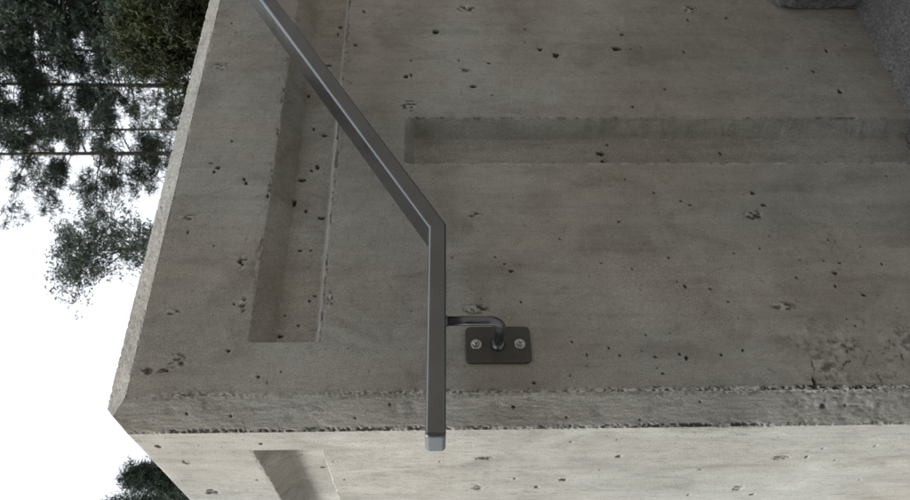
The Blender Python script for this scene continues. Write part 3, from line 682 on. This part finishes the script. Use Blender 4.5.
# near olive shrub with pale bare twigs
conifer('evergreen_shrub', base_at(2, 5.6), 1.42, .05, .06, 150, .74, 41, 'dense olive green evergreen shrub with brown twigs close behind the wall top', mat=SHRUB, clump=.10, cnt=120, ln=.05, wd=.010, elev=(.1, .8), curve=.2, twigs=6, shape='round', group=None, cat='shrub')
# added trees, unseen on the left, to close off the low sky
for k, (x_, y_, h_, lab) in enumerate(((-6.2, -1.8, 6.5, 'added sky-blocking spruce, out of view, straight out from the bright wall face'), (-5.0, -5.2, 7.5, 'added taller sky-blocking spruce, out of view beside the added building end'), (-8.0, 1.4, 6.0, 'added low sky-blocking spruce, out of view and farthest out'))):
    conifer('spruce_tree', (x_, y_, -.12), h_, .12, .06, 120, 2.1, 60 + k, lab, clump=.26, cnt=60, ln=.26, wd=.07, elev=(-.1, .4), curve=.1, twigs=7, shape='cone', group='added sky-blocking spruces')

# ------------------------------------------------------------------ added building behind the camera: blocks sky, bounces warm light
bw = empty('added_shade_building', (1.0, -2.4, 0)); tag(bw, 'added warm brown block out of view across the stairs, shading the wall front', 'building')
def boxmesh(name, x0, x1, y0, y1, z0, z1, mat, parent, org):
    bm = bmesh.new(); bmesh.ops.create_cube(bm, size=1)
    for v in bm.verts: v.co = Vector((x0 + (v.co.x + .5) * (x1 - x0) - org[0], y0 + (v.co.y + .5) * (y1 - y0) - org[1], z0 + (v.co.z + .5) * (z1 - z0) - org[2]))
    bmesh.ops.bevel(bm, geom=list(bm.edges), offset=.02, segments=2, affect='EDGES')
    me = bpy.data.meshes.new(name); bm.to_mesh(me); bm.free(); return link(name, me, [mat], parent)
boxmesh('wall', -1.2, 9, -3.6, -2.4, -.1, 2.75, BOUNCE_RENDER, bw, (1.0, -2.4, 0))  # added unseen wall, keeps sky off the concrete front
boxmesh('added_roof', -1.6, 9.4, -4.0, -2.1, 2.76, 2.9, BOUNCE_RENDER, bw, (1.0, -2.4, 0))  # added overhang, cuts more sky above the stairs

# ------------------------------------------------------------------ camera
cam = bpy.data.cameras.new('camera'); co = bpy.data.objects.new('camera', cam); COL.objects.link(co)
cx, cy, cz = W(-Uv), W(Rv), W(-Fv)
M = Matrix(((cx[0], cy[0], cz[0], CAM[0]), (cx[1], cy[1], cz[1], CAM[1]), (cx[2], cy[2], cz[2], CAM[2]), (0, 0, 0, 1)))
co.matrix_world = M
cam.sensor_fit = 'HORIZONTAL'; cam.sensor_width = 36; cam.lens = 36 * F_PX / 910; cam.clip_start = .02; cam.clip_end = 2000
cam.dof.use_dof = True; cam.dof.focus_distance = 1.15; cam.dof.aperture_fstop = 13.0
SC.camera = co

# ------------------------------------------------------------------ light
S = Vector((-.53, .455, .79)).normalized()         # towards the sun: left and slightly behind the wall face
el = math.asin(S.z)
w = bpy.data.worlds.new('World'); SC.world = w; w.use_nodes = True; nt = w.node_tree; N = nt.nodes; L = nt.links
bg = N['Background']; sky = N.new('ShaderNodeTexSky'); sky.sky_type = 'NISHITA'; sky.sun_disc = False
sky.sun_elevation = el; sky.sun_rotation = math.atan2(S.x, S.y); sky.air_density = 1.0; sky.dust_density = 4.0
hs = N.new('ShaderNodeMix'); hs.data_type = 'RGBA'; hs.inputs[0].default_value = .80
L.new(sky.outputs[0], hs.inputs[6]); hs.inputs[7].default_value = (11.5, 12.0, 12.6, 1)     # overcast veil over the blue
L.new(hs.outputs[2], bg.inputs[0]); bg.inputs[1].default_value = .11
sl = bpy.data.lights.new('sun', 'SUN'); sl.energy = 4.5; sl.angle = math.radians(12); sl.color = (.95, .985, 1)
so = bpy.data.objects.new('sun', sl); COL.objects.link(so); so.rotation_euler = S.to_track_quat('Z', 'Y').to_euler()
SC.view_settings.view_transform = 'Standard'; SC.view_settings.look = 'None'; SC.view_settings.gamma = 1; SC.view_settings.exposure = .12
SC.view_settings.use_curve_mapping = False
SC.render.engine = 'CYCLES'
